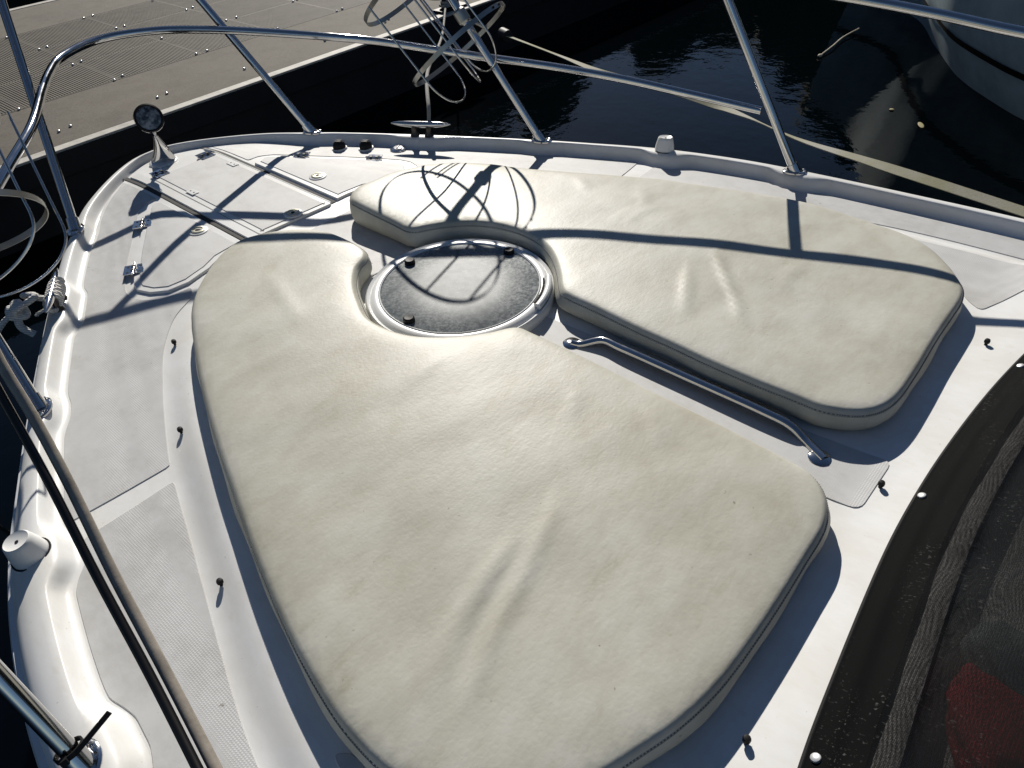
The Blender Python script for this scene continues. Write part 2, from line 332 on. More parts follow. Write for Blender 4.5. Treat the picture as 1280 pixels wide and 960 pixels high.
def water():
    m,b,t=mat('dark_harbour_water',(.0006,.0014,.002),.03,ior=1.333,spec=.3); co=objco(t)
    w=noise(t,co,3.2,4,.55); w2=noise(t,co,14,3,.5)
    n1=bump(t,b,w,.07,.05); bump(t,b,w2,.05,.01,n1); return m
M['water']=water()
M['foliage']=weathered('dark_foliage',(.03,.045,.02),.9,3)
def lensglass():
    m,b,t=mat('lamp_glass',(.02,.025,.03),.06,ior=1.5); co=objco(t)
    v=N(t,'ShaderNodeTexVoronoi'); v.inputs['Scale'].default_value=55; t.links.new(co,v.inputs['Vector']); bump(t,b,v.outputs['Distance'],.25,.004)
    t.links.new(ramp(t,noise(t,co,45,4),[(.4,(.03,.04,.05)),(.62,(.26,.29,.32))]),b.inputs['Base Color']); return m  # reflected sky put into the lens colour as pale blue-grey patches
M['lens']=lensglass()
# ------------------------------------------------------------------ the motorboat
boat=empty('motorboat',(0,0,-.95),'white motorboat seen from above its own foredeck, with steel bow rails and grey nonskid panels','motorboat')
HP=catmull(HALF,.02)                                   # starboard plan outline
OUT=np.vstack([HP[::-1]*[-1,1],HP[1:]])                # port stern -> bow -> starboard stern
tg=np.gradient(OUT,axis=0); tg/=np.linalg.norm(tg,axis=1)[:,None]
NIN=np.c_[tg[:,1],-tg[:,0]]                            # inward normals
BUMPS=[((.81,.93),.105,.42),((1.29,-.05),.05,.62),((.555,1.40),.045,.12),((1.075,.455),.04,.28),((1.412,-.57),.055,.5)]
def bumpf(P):
    b=np.zeros(len(P))
    for (bx,by),w,am in BUMPS:
        d=np.hypot(np.abs(P[:,0])-bx,P[:,1]-by); b=np.maximum(b,am*(1-sstep(w-.01,w+.07,d)))
    return b
bf=bumpf(OUT)
PROF=[(.0,-.075,0),(.002,-.05,0),(.0,-.035,0),(.002,-.02,0),(.008,-.006,0),(.018,.004,0),(.028,.0095,0),(.036,.0105,.1),(.042,.009,.62),(.05,.002,.86),(.058,-.009,.95),(.066,-.019,1),(.078,-.0265,1),(.092,-.0305,1),(.108,-.0322,1),(.125,-.0335,1)]
PROF=[(-.016,-.075,0),(-.016,-.05,0),(-.015,-.036,0),(-.010,-.021,0),(-.001,-.007,0),(.012,.0030,0),(.026,.0092,0)]+[q for q in PROF if q[0]>.03]
PROF=[(d if d<.036 else .036+(d-.036)*.55,z,k) for d,z,k in PROF]
rows=[]
for d,z,k in PROF:
    q=OUT+NIN*(d+.055*k*bf-.030*sstep(.6,-.3,OUT[:,1])*np.clip((.036-d)/.052,0,1))[:,None]
    if d>.06: q[:,0]=np.where(np.abs(OUT[:,0])<.02,q[:,0],q[:,0])
    zz=z-(.0 if z>-.03 else 0)
    rows.append(np.c_[q,np.full(len(q),zz)])
MB().strip(rows).build('toe_rail',M['gel'],boat)
hull_rows=[]; OUT0=OUT; OUT=OUT-NIN*(.016+.030*sstep(.6,-.3,OUT[:,1]))[:,None]
for d,z in [(.0,-.075),(.004,-.085),(.012,-.12),(.06,-.35),(.16,-.65),(.30,-.95),(.42,-1.15),(.6,-1.35)]:
    s_=np.clip(d,0,.6); q=OUT+NIN*s_[...,None] if False else OUT.copy()
    k=np.clip((np.abs(OUT[:,0])/1.5),.0,1)
    q=np.c_[OUT[:,0]*(1-s_*.85),OUT[:,1]-s_*1.1*sstep(-3.2,1.9,OUT[:,1])]
    hull_rows.append(np.c_[q,np.full(len(q),z)])
MB().strip(hull_rows).build('hull',M['hull'],boat)
rr=[]
for dx,dz in [(0,-.072),(-.014,-.068),(-.02,-.06),(-.014,-.05),(0.004,-.046)]:
    rr.append(np.c_[OUT+NIN*dx,np.full(len(OUT),dz)])
MB().strip(rr).build('rub_rail',M['hull'],boat)
OUT=OUT0
# deck moulding
inner=OUT+NIN*.068
keep=np.abs(inner[:,0]-np.sign(OUT[:,0])*0)<9
inner=inner[::2]
TS=catmull(TRUNK,.03); TR=np.vstack([TS[::-1]*[-1,1],TS[1:]]); tt=np.gradient(TR,axis=0);tt/=np.linalg.norm(tt,axis=1)[:,None];tn=np.c_[tt[:,1],-tt[:,0]]
rings=np.vstack([TR+tn*d for d in (-.02,0,.012,.026,.042,.058,.074,.088,.11)])
DZ=lambda P:deckz(P)
V,F=patch(inner,.05,DZ,extra=rings)
MB().add(V,F).build('deck',M['gel'],boat,angle=60)
# raised nonskid panels
def sheet(name,poly,lift,mt,parent,step=.06,skirt=.004,zf=deckz,bev=True):
    poly=densify(poly,step*.7)
    V,F=patch(poly,step,lambda P:zf(P)+lift)
    mb=MB(); n=len(poly)
    outer=np.c_[inset(poly,-.003),zf(poly)+lift-skirt]
    mb.add(V,F)
    # bevelled skirt
    ring=V[:n]; mb.add(np.vstack([ring,outer]),[(i,(i+1)%n,n+(i+1)%n,n+i) for i in range(n)])
    return mb.build(name,mt,parent,angle=30)
def inner_at(off,y0,y1,side,step=.05):
    """points along the foot of the toe rail between two y values"""
    q=HP+np.c_[-np.gradient(HP,axis=0)[:,1],np.gradient(HP,axis=0)[:,0]]*0
    t_=np.gradient(HP,axis=0);t_/=np.linalg.norm(t_,axis=1)[:,None]; n_=np.c_[t_[:,1],-t_[:,0]]
    b_=bumpf(HP); q=HP+n_*(off+.055*b_)[:,None]
    m=(q[:,1]<=max(y0,y1))&(q[:,1]>=min(y0,y1))&(q[:,0]>.02); q=q[m]
    if y0<y1: q=q[::-1]
    keep=[q[0]]
    for a in q[1:]:
        if np.hypot(*(a-keep[-1]))>step*.5: keep.append(a)
    return np.array(keep)*[side,1]
def trunk_at(off,y0,y1,side):
    q=TS+0; t_=np.gradient(TS,axis=0);t_/=np.linalg.norm(t_,axis=1)[:,None]; q=q-np.c_[t_[:,1],-t_[:,0]]*off
    m=(q[:,1]<=max(y0,y1))&(q[:,1]>=min(y0,y1)); q=q[m]
    return (q if y0>y1 else q[::-1])*[side,1]
LIDP=np.array(LID_P+LID_P2[0:])                        # port lid outline, front corner first
LIDP=np.array([(-.2265,.765),(-.2265,1.29),(-.232,1.335),(-.252,1.362),(-.281,1.36),(-.302,1.335),(-.372,1.235),(-.486,1.064),(-.556,.951),(-.598,.872),(-.607,.83),(-.59,.772),(-.55,.722),(-.481,.704),(-.393,.722),(-.33,.755),(-.25,.765)])
GX=.182; GP=.2                                          # groove centre lines
side_panels=[]
for side in (-1,1):
    fw=1.74
    hing=np.array([(.268,1.402),(.322,1.372),(.398,1.262),(.514,1.088),(.585,.968),(.632,.878),(.642,.82),(.622,.755),(.588,.712),(.545,.688),(.49,.678)])*[side,1]
    a=inner_at(.081,1.66,.012,side); g=(GP if side<0 else GX)+.028
    tr=trunk_at(.008,-.008,.63,side)
    poly=np.vstack([[(g*side,1.40),(g*side,1.70 if side>0 else 1.70)],a[np.abs(a[:,0])>g+.02],[(side*.965,.004)] if False else tr,hing[::-1]])
    sheet('nonskid_panel',rounded(densify(poly,.2),.012,2),.0024,M['nonskid'],boat)
    a=inner_at(.081,-.03,-2.6,side); tr=trunk_at(.008,-2.6,-.052,side)
    sheet('nonskid_panel',rounded(np.vstack([a,tr]),.012,2),.0024,M['nonskid'],boat)
# trunk-top panel starboard and port, outboard of the cushions
for side in (-1,1):
    poly=np.array([(1.13,-.90),(1.175,-1.10),(1.192,-1.25),(1.195,-1.44),(1.10,-1.455),(1.03,-1.44),(.93,-1.405),(.85,-1.37),(.89,-1.325),(.96,-1.27),(1.04,-1.18),(1.09,-1.05),(1.11,-.92)])*[side,1]
    sheet('nonskid_panel',rounded(poly,.02,4),.0024,M['nonskid'],boat)
sheet('nonskid_panel',rounded(np.array([(-.084,-1.39),(.095,-1.392),(.075,-1.2),(.07,-.6),(.06,-.40),(-.06,-.40),(-.08,-.6),(-.10,-1.2)]),[.025,.025,0,0,.02,.02,0,0],4),.0024,M['nonskid'],boat,step=.04)
sheet('nonskid_panel',rounded(np.array([(-.33,.66),(.33,.66),(.3,.3),(.2,.2),(-.2,.2),(-.3,.3)]),.04,4),.0024,M['nonskid'],boat)
# locker lids, raised 8 mm with gaps round them
def lid(poly,inn,latches,hinges,rad):
    P=densify(rounded(poly,rad,5),.05); L=sheet('locker_lid',P,.009,M['gel'],boat,skirt=.0085)
    sheet('nonskid_panel',densify(inset(P,inn),.05),.0115,M['nonskid'],L,skirt=.003)
    for (x,y),ang in latches:
        z=float(deckz((x,y))[0])+.012; mb=MB()
        k=MB().lathe((x,y,z),[(.036,-.001),(.036,.002),(.033,.0035)],28).build('latch_recess',M['gel'],L)
        mb.lathe((x,y,z+.0036),[(.026,0),(.026,.002),(.0235,.0035),(.0185,.0035),(.017,.0012),(.0,.001)],28)
        mb.build('latch_ring',M['brass'],L)
        MB().sphere((x,y,z+.005),(.011,.007,.002),Matrix.Rotation(ang,3,'Z')).build('latch_hole',M['black'],L)
    for (x,y),ang in hinges:
        z=float(deckz((x,y))[0])+.012; R=Matrix.Rotation(ang,3,'Z'); mb=MB()
        for sg in (-1,1): mb.box(Vector((x,y,z+.0015))+R@Vector((0,sg*.019,0)),(.062,.03,.003),R)
        mb.tube([Vector((x,y,z+.004))+R@Vector((a,0,0)) for a in (-.036,.036)],.0055,10)
        h=mb.build('hinge',M['steel'],L)
        mb=MB()
        for sg in (-1,1):
            for a in (-.018,.018): mb.lathe(Vector((x,y,z+.003))+R@Vector((a,sg*.02,0)),[(.005,0),(.004,.0012)],8)
        for a in (-.014,.012): mb.box(Vector((x,y,z+.0075))+R@Vector((a,0,0)),(.010,.014,.005),R)
        mb.build('hinge_screws',M['black'],L)
    return L
ang=math.atan2(1.235-.951,-.372+.556)
for side in (-1,1):
    gp=(GP if side<0 else GX)+.022
    P=LIDP*[1,1]; P=np.where((np.abs(P[:,0])<.24)[:,None],np.c_[np.full(len(P),-gp),P[:,1]],P)
    if side>0: P=(P*[-1,1])[::-1]
    ha=ang if side<0 else math.pi-ang
    lid(P,.022,[((side*.277,.985),side*.6)],[((side*.3735,1.232),ha),((side*.553,.955),ha)],0.0)
lid(np.array([(-.147,.772),(.163,.752),(.163,1.588),(-.147,1.588)]),.022,[((.019,.80),.5)],[((-.108,1.588),0.0),((.112,1.588),0.0)],.01)
# grooves: dark sealed channels either side of the centre lid
for x0,x1 in ((-GP-.009,-GP+.009),(GX-.009,GX+.009)):
    sheet('groove',np.array([(x0,.76),(x1,.76),(x1,1.74),(x0,1.74)]),.0025,M['dark'],boat,skirt=.002)
for side in (-1,1):     # white rib between groove and centre lid
    x0,x1=((-GP+.011,-.152) if side<0 else (.168,GX-.011))
    sheet('rib',np.array([(x0,.765),(x1,.765),(x1,1.70),(x0,1.70)]),.008,M['gel'],boat,skirt=.007)
mb=MB()
for x,y in ((.06,1.545),(.12,1.30),(-.12,1.40)):
    pass
# plates with two screws let into the centre lid
for x,y,a in ((.135,1.40,0.),(-.118,1.30,0.)):
    pl=MB().box((x,y,float(deckz((x,y))[0])+.0128),(.03,.055,.003)).build('screw_plate',M['white'],boat,bevel=.001)
    mb=MB()
    for dy in (-.013,.013): mb.lathe((x,y+dy,float(deckz((x,y))[0])+.0142),[(.004,0),(.003,.001)],8)
    mb.build('screw',M['black'],pl)
# hatch
HX,HY=-.012,-.128; hz=float(deckz((HX,HY))[0])
hatch=MB().lathe((HX,HY,0),[(.292,hz),(.292,hz+.028),(.286,hz+.036),(.277,.062),(.270,.070),(.258,.0735),(.2515,.0725),(.2505,.069),(.2505,.02)],72,cap=False).build('deck_hatch',M['white'],boat)
MB().lathe((HX,HY,0),[(.2505,.0725),(.2475,.0755),(.244,.0735),(.2435,.066)],72,cap=False).build('seal_ring',M['white'],hatch)
lens_=MB().lathe((HX,HY,0),[(.2440,.058),(.2440,.0695),(.2415,.0712),(.12,.0725),(.0005,.073)],72).build('lens',M['acrylic'],hatch)
for x,y in KNOBS:
    MB().lathe((x,y,.070),[(.0165,0),(.0175,.004),(.0165,.0125),(.013,.015),(.008,.0145),(.0005,.0135)],20).build('knob',M['black'],hatch)
# lug and latch pin on the hatch's aft quarter
a0=math.radians(-62)
for j,(r0,z0,w_) in enumerate(((.272,.074,.011),)):
    pts=[(HX+r0*math.cos(a0+t),HY+r0*math.sin(a0+t),z0) for t in np.linspace(-.30,.30,16)]
    MB().tube(pts,w_,10).build('hinge_bar',M['white'],hatch)
    pts=[(HX+.257*math.cos(a0+t),HY+.257*math.sin(a0+t),.0765) for t in np.linspace(-.26,.26,14)]
    MB().tube(pts,.0035,8).build('hinge_slot',M['black'],hatch)
c_=Vector((HX+.292*math.cos(a0+.08),HY+.292*math.sin(a0+.08),.045)); d_=Vector((math.cos(a0),math.sin(a0),0))
MB().tube([c_-d_*.01,c_+d_*.032],.006,10).tube([c_+d_*.022+Vector((0,0,.016)),c_+d_*.022-Vector((0,0,.022))],.005,10).sphere(c_+d_*.022+Vector((0,0,.018)),.008).build('latch_pin',M['rod'],hatch)
# grab handle between the cushions
h0,h1,h2,h3=[Vector(q) for q in HANDLE]; zb=float(deckz((h0.x,h0.y))[0])
pts=[(h0.x,h0.y,zb+.002),(h0.x+.006,h0.y-.02,.033),(h1.x,h1.y+.012,.050),(h1.x,h1.y-.05,.0535),((h1.x+h2.x)/2,(h1.y+h2.y)/2,.0545),(h2.x,h2.y+.06,.0545),(h2.x,h2.y-.004,.05),(h2.x-.006,h2.y-.045,.034),(h3.x,h3.y-.012,zb+.002)]
gh=MB().tube(smooth3(pts,.012),.0125,16).build('grab_handle',M['steel'],boat)
for q in (h0,h3): MB().lathe((q.x,q.y,zb),[(.026,0),(.026,.004),(.022,.007)],20).build('handle_flange',M['steel'],gh)
# snap studs
for x,y,z in STUD:
    z=float(deckz((x,y))[0]); MB().lathe((x,y,z),[(.0042,0),(.0042,.007),(.007,.008),(.0075,.013),(.006,.018),(.003,.019)],14).build('snap_stud',M['black'],boat)
# bow cleats
def cleat(side):
    c=Vector((side*.795,.915,.0)); t_=Vector((.49*side,-.87,0)) if True else 0; t_=Vector((side*.50,-.866,0)).normalized()
    c=Vector((side*.82,.93,.0095)); R=frame_from((0,0,1),t_); mb=MB()
    n=22; P=[];Rd=[]
    for k in range(n):
        u=-1+2*k/(n-1); P.append(c+t_*(u*.138)+Vector((0,0,.052+.004*u*u))); Rd.append(max(.0022,.0145*(1-abs(u)**2.6)**.6))
    mb.tube(P,Rd,14)
    cl=mb.build('mooring_cleat',M['steel'],boat)
    mb=MB()
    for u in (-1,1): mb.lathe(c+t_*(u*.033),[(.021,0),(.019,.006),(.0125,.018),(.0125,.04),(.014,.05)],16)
    mb.build('cleat_leg',M['dark_steel'],cl)  # shade under the horn is put into the dark leg colour
    return c,t_
cS,tS=cleat(1); cP,tP=cleat(-1)
# vents standing on the toe rail
def vent(side):
    c=Vector((side*1.297,-.035,-.008)); ax=Vector((side*.12,.03,1)).normalized(); R=frame_from(ax)
    v=MB().lathe(c,[(.046,0),(.047,.006),(.044,.012)],28,R).build('vent_cap',M['white'],boat)
    MB().lathe(c+ax*.012,[(.040,0),(.037,.024),(.032,.046),(.0305,.053),(.027,.057),(.019,.053),(.0005,.0515)],28,R).build('vent_cone',M['white'],v)
    MB().lathe(c+ax*.0645,[(.004,0),(.004,.001)],10,R).build('vent_hole',M['black'],v)
    MB().lathe(c+ax*.0118,[(.0435,0),(.0435,.003)],28,R).build('vent_gasket',M['black'],v)
vent(1); vent(-1)
# clam vents and filler cap on the starboard bow
for i in (1,2):
    x,y,_=SPOT[i]; z=float(deckz((x,y))[0])+.0035; R=Matrix.Rotation(math.radians(-58),3,'Z')
    b_=MB().lathe((x,y,z),[(.036,0),(.037,.004),(.034,.007)],26,Matrix.Diagonal(Vector((1,.86,1)))).build('deck_light_base',M['white'],boat)
    mb=MB(); P=[Vector((x,y,z+.006))]; 
    mb.lathe((x,y,z+.006),[(.031,0),(.031,.010),(.027,.022),(.019,.030),(.008,.032)],22,Matrix.Diagonal(Vector((1,.82,1))))
    mb.build('deck_light_cowl',M['black'],b_)
    mb=MB()
    for k in range(3): mb.box(Vector((x,y,z+.037))+R@Vector((0,-.010+.010*k,0)),(.030,.004,.004),R)
    mb.build('deck_light_grille',M['rubber'],b_)
x,y,_=SPOT[3]; z=float(deckz((x,y))[0])+.0035
fc=MB().lathe((x,y,z),[(.036,0),(.036,.004),(.030,.007),(.020,.008),(.0195,.012),(.0005,.0125)],28).build('filler_cap',M['steel'],boat)
MB().box((x,y,z+.0135),(.03,.006,.004),Matrix.Rotation(.5,3,'Z')).build('filler_key',M['steel'],fc,bevel=.001)
# searchlight on the bow
x,y,z=SPOT[0]; z=float(deckz((x,y))[0]); base=Vector((x,y,z)); head=Vector(SPOTHEAD); aim=Vector((-.30,-.83,.40)).normalized()
sp=MB().lathe(base,[(.062,0),(.062,.006),(.056,.011)],30).build('searchlight',M['white'],boat)
neck=head-Vector((0,0,.072))-aim*.024
top=neck; lo=base+Vector((.004,.004,.008)); rowsx=[]
for f in np.linspace(0,1,14):
    q=lo.lerp(top,f); k=(1-f)**1.15; L_=.010+.046*k; W_=.009+.022*k; off=Vector((.55,-.35,0))*(.018*k*f*2)
    ax_=Vector((.78,-.62,0)).normalized(); ay_=Vector((.62,.78,0))
    rowsx.append([q+off+ax_*(L_*math.cos(a))+ay_*(W_*math.sin(a)) for a in np.linspace(0,2*math.pi,24,endpoint=False)])
MB().strip(rowsx,closed=True).build('pedestal',M['steel'],sp)
MB().tube(smooth3([neck-Vector((0,0,.01)),neck+Vector((0,0,.02)),head-Vector((0,0,.044))-aim*.010],.008),.0085,12).build('stem',M['steel'],sp)
Rh=frame_from(aim)
MB().lathe(head,[(0.0144,-0.0704),(0.0360,-0.0640),(0.0480,-0.0440),(0.0528,-0.0160),(0.0528,0.0032)],32,Rh).build('lamp_housing',M['black'],sp)
MB().lathe(head,[(0.0528,0.0016),(0.0568,0.0032),(0.0576,0.0112),(0.0528,0.0152),(0.0480,0.0112)],36,Rh,cap=False).build('bezel',M['black'],sp)
MB().lathe(head,[(0.0496,0.0072),(0.0360,0.0108),(0.0160,0.0124),(0.0004,0.0128)],32,Rh).build('lens',M['lens'],sp)
MB().lathe(head,[(0.0584,-0.0048),(0.0594,-0.0024),(0.0594,0.0008),(0.0584,0.0024)],36,Rh,cap=False).build('trim_ring',M['steel'],sp)
# rails
RT=.0165
up_s=[(0,2.10,.868),(.163,1.992,.866),(.284,1.897,.86),(.456,1.716,.85),(.559,1.567,.841),(.766,1.228,.82),(.911,.96,.79),(1.112,.596,.75),(1.208,.337,.72),(1.288,.077,.688),(1.345,-.165,.655),(1.418,-.406,.63),(1.465,-.625,.611),(1.468,-.88,.596),(1.456,-1.127,.58),(1.445,-1.6,.57)]
up=np.array([(-x,y,z) for x,y,z in up_s[::-1] if x>0 and y>-.2]+up_s)
MB().tube(smooth3(up,.03),RT,16).build('upper_rail',M['steel'],boat)
mid_s=[(0,1.935,.475),(.09,1.912,.475),(.216,1.834,.472),(.32,1.689,.47),(.413,1.53,.465),(.581,1.235,.447),(.745,1.05,.412),(.89,.905,.368),(1.02,.72,.331),(1.166,.445,.296),(1.276,.165,.264),(1.354,-.088,.232),(1.425,-.37,.2)]
mid=np.array([(-x,y,z) for x,y,z in mid_s[:0:-1]]+mid_s)
MB().tube(smooth3(mid,.02),RT*.95,16).build('mid_rail',M['steel'],boat)
for side in (-1,1):
    for nm,(b_,t_) in dict(C=((.5586,1.397,.008),(.284,1.897,.86)),D=((1.08,.447,.008),(.911,.96,.79)),E=((1.402,-.557,.008),(1.345,-.165,.655))).items():
        b_=Vector(b_)*1; t_=Vector(t_); b_.x*=side;t_.x*=side
        if side<0 and nm=='D': t_=Vector((-1.005,1.047,.758))
        if side<0 and nm=='E': b_=Vector((-1.425,-.58,.006)); t_=Vector((-1.445,-.23,.655))
        st=MB().tube([b_,b_.lerp(t_,.5),t_],RT,16).build('stanchion',M['steel'],boat)
        ax=Vector((side*.1,.02,1)).normalized(); tn_=Vector((side*.5,-.86,0))
        MB().lathe(b_-Vector((0,0,.001)),[(.046,0),(.046,.005),(.040,.009)],26,frame_from(ax,tn_)@Matrix.Diagonal(Vector((1,.72,1)))).build('base_plate',M['steel'],st)
        MB().tube([b_,b_.lerp(t_,.045)],[.0235,.0215],16).build('base_socket',M['steel'],st)
        R=frame_from(ax,tn_)
        for u,v in ((.033,.012),(.033,-.012),(-.033,.012),(-.033,-.012)): MB().lathe(b_+R@Vector((u,v,.0075)),[(.006,0),(.005,.003),(.002,.004)],10).build('screw',M['rod'],st)
def line2(P): return smooth3(P,.02)
MB().tube(line2(TUBE1),.0061,14).build('side_rail',M['brown_reflect'],boat)
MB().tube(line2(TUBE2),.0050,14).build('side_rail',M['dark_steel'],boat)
# windshield frame and glass under the mesh cover, cabin front
WB=catmull(np.array([(-1.05,-1.60),(-.85,-1.555),(-.658,-1.52),(-.486,-1.50),(-.154,-1.472),(.046,-1.469),(.217,-1.475),(.45,-1.493),(.658,-1.52),(.9,-1.562),(1.1,-1.61)]),.04)
def wrow(back,up_): return [(x,y-back,float(deckz((x,y))[0])+up_) for x,y in WB]
ws=MB().strip([wrow(.05,.0),wrow(.055,.030),wrow(.068,.044),wrow(.112,.062),wrow(.122,.062),wrow(.122,.03)]).build('windshield_frame',M['frame'],boat)
MB().strip([wrow(.118,.050),wrow(.5,.25),wrow(1.1,.56)]).build('windshield_glass',M['glass'],ws)

MB().strip([wrow(.126,.004),wrow(.5,.008),wrow(1.2,.01)]).build('dashboard',M['rubber'],ws)
# ------------------------------------------------------------------ cushions
def wrinkles(P,L):
    z=np.zeros(len(P))
    for pts,w,h in L:
        Q=catmull(np.asarray(pts,float),.02); d=np.full(len(P),9.); s_=np.zeros(len(P))
        for i in range(len(Q)-1):
            v=Q[i+1]-Q[i]; t=np.clip(((P-Q[i])@v)/(v@v+1e-12),0,1); dd=np.hypot(*(P-Q[i]-t[:,None]*v).T)
            m=dd<d; d=np.where(m,dd,d); s_=np.where(m,(i+t)/(len(Q)-1),s_)
        z+=h*np.exp(-(d/w)**2)*np.sin(np.pi*np.clip(s_,0.02,.98))**.7
    return z
def cushion(name,poly,label,wr,stitch):
    P=catmull(np.asarray(poly,float),.014,closed=True)
    area=.5*np.sum(P[:,0]*np.roll(P[:,1],-1)-np.roll(P[:,0],-1)*P[:,1])
    if area<0: P=P[::-1]
    c=P.mean(0); root=empty(name,(c[0],c[1],float(deckz(c)[0])),label,'cushion','sun pad cushions on the foredeck')
    n=len(P); te=cushz(P); zd=deckz(P)+.003; h=te-zd
    def ring(d,z): return np.c_[inset(P,d),z]
    ph=np.arange(n)*.014; wob=.0022*np.sin(ph*9)+.0016*np.sin(ph*23+1)
    rings=[ring(.03,zd),ring(.012,zd+.0005),ring(.001,zd+.008),ring(-.006+wob,zd+h*.32),ring(-.0065+wob,zd+h*.55),ring(-.002,te-.014),ring(.0,te-.0095),ring(.002,te-.0055),ring(.0065,te+.0015),ring(.011,te+.0050)]
    top=inset(P,.016)
    def zf(q):
        d=segdist(q,P,np.roll(P,-1,0))
        x,y=q[:,0],q[:,1]
        und_=.0012*np.sin(x*7+1.3*np.sin(y*5))*np.sin(y*6.3+x*3)+.0008*np.sin(x*19+y*11)*np.sin(y*17-x*5)
        return cushz(q)+.0070+.0055*(1-np.exp(-(d-.016)/.045))+ (und_+wrinkles(q,wr))*sstep(.016,.09,d)
    rings.append(np.c_[top,zf(top)]); mb=MB(); mb.strip(rings,closed=True)
    V,F=patch(top,.019,zf); mb.add(V,F)
    ob=mb.build('pad',M['vinyl'],root,angle=80,weld=True)
    # a row of stitches along the welt
    mb=MB(); acc=0
    Z=te-.0078; O=inset(P,.0002)
    for i in range(n):
        if not stitch(P[i]): continue
        a=Vector((*O[i],Z[i])); b=Vector((*O[(i+1)%n],Z[(i+1)%n])); L=(b-a).length
        k=max(1,round(L/.0072))
        for j in range(k):
            p0=a.lerp(b,(j+.1)/k); p1=a.lerp(b,(j+.62)/k); mb.tube([p0,p1],.0014,5)
    mb.build('stitching',M['thread'],root)
    mb=MB(); pts=[Vector((*O[i],te[i]-.0118)) for i in range(n)]
    mb.tube(pts,.0024,6,closed=True).build('welt',M['vinyl'],root)
    return root
LCF=list(CUSH_L)
cushion('sun_pad',CUSH_R,'cream sun pad beyond the round hatch, crossed by rail and basket shadows',
  [([(.57,-.665),(.475,-.75),(.38,-.833),(.275,-.915)],.0115,.011),([(.48,-.633),(.342,-.704),(.205,-.781)],.013,.0055),([(.665,-.91),(.58,-.905),(.48,-.93)],.016,.0028),([(.53,-.70),(.44,-.79),(.33,-.86)],.02,-.004),([(.546,-.347),(.645,-.344),(.739,-.378)],.014,.0028),([(.53,-.31),(.63,-.305),(.71,-.33)],.013,.002),([(.75,.0),(.68,-.10)],.02,.002),([(.8,-.25),(.7,-.33)],.018,.002)],
  lambda q: True)
cushion('sun_pad',CUSH_L,'larger looking cream sun pad nearest the camera, with long creases toward its aft end',
  [([(-.50,-.90),(-.60,-.935),(-.70,-.965),(-.83,-1.003),(-.96,-1.06)],.015,.007),([(-.63,-.92),(-.74,-.95),(-.85,-.985),(-.94,-1.035)],.012,-.004),([(-.62,-.895),(-.74,-.91),(-.86,-.94),(-.96,-.985)],.015,.0058),([(-.296,-.366),(-.416,-.37),(-.528,-.374)],.02,.002),([(-.36,.38),(-.42,.18),(-.46,.05)],.022,.0020),([(-.2,-.72),(-.3,-.78)],.016,.002),([(-.15,-.9),(-.25,-1.0)],.018,.002)],
  lambda q: True)
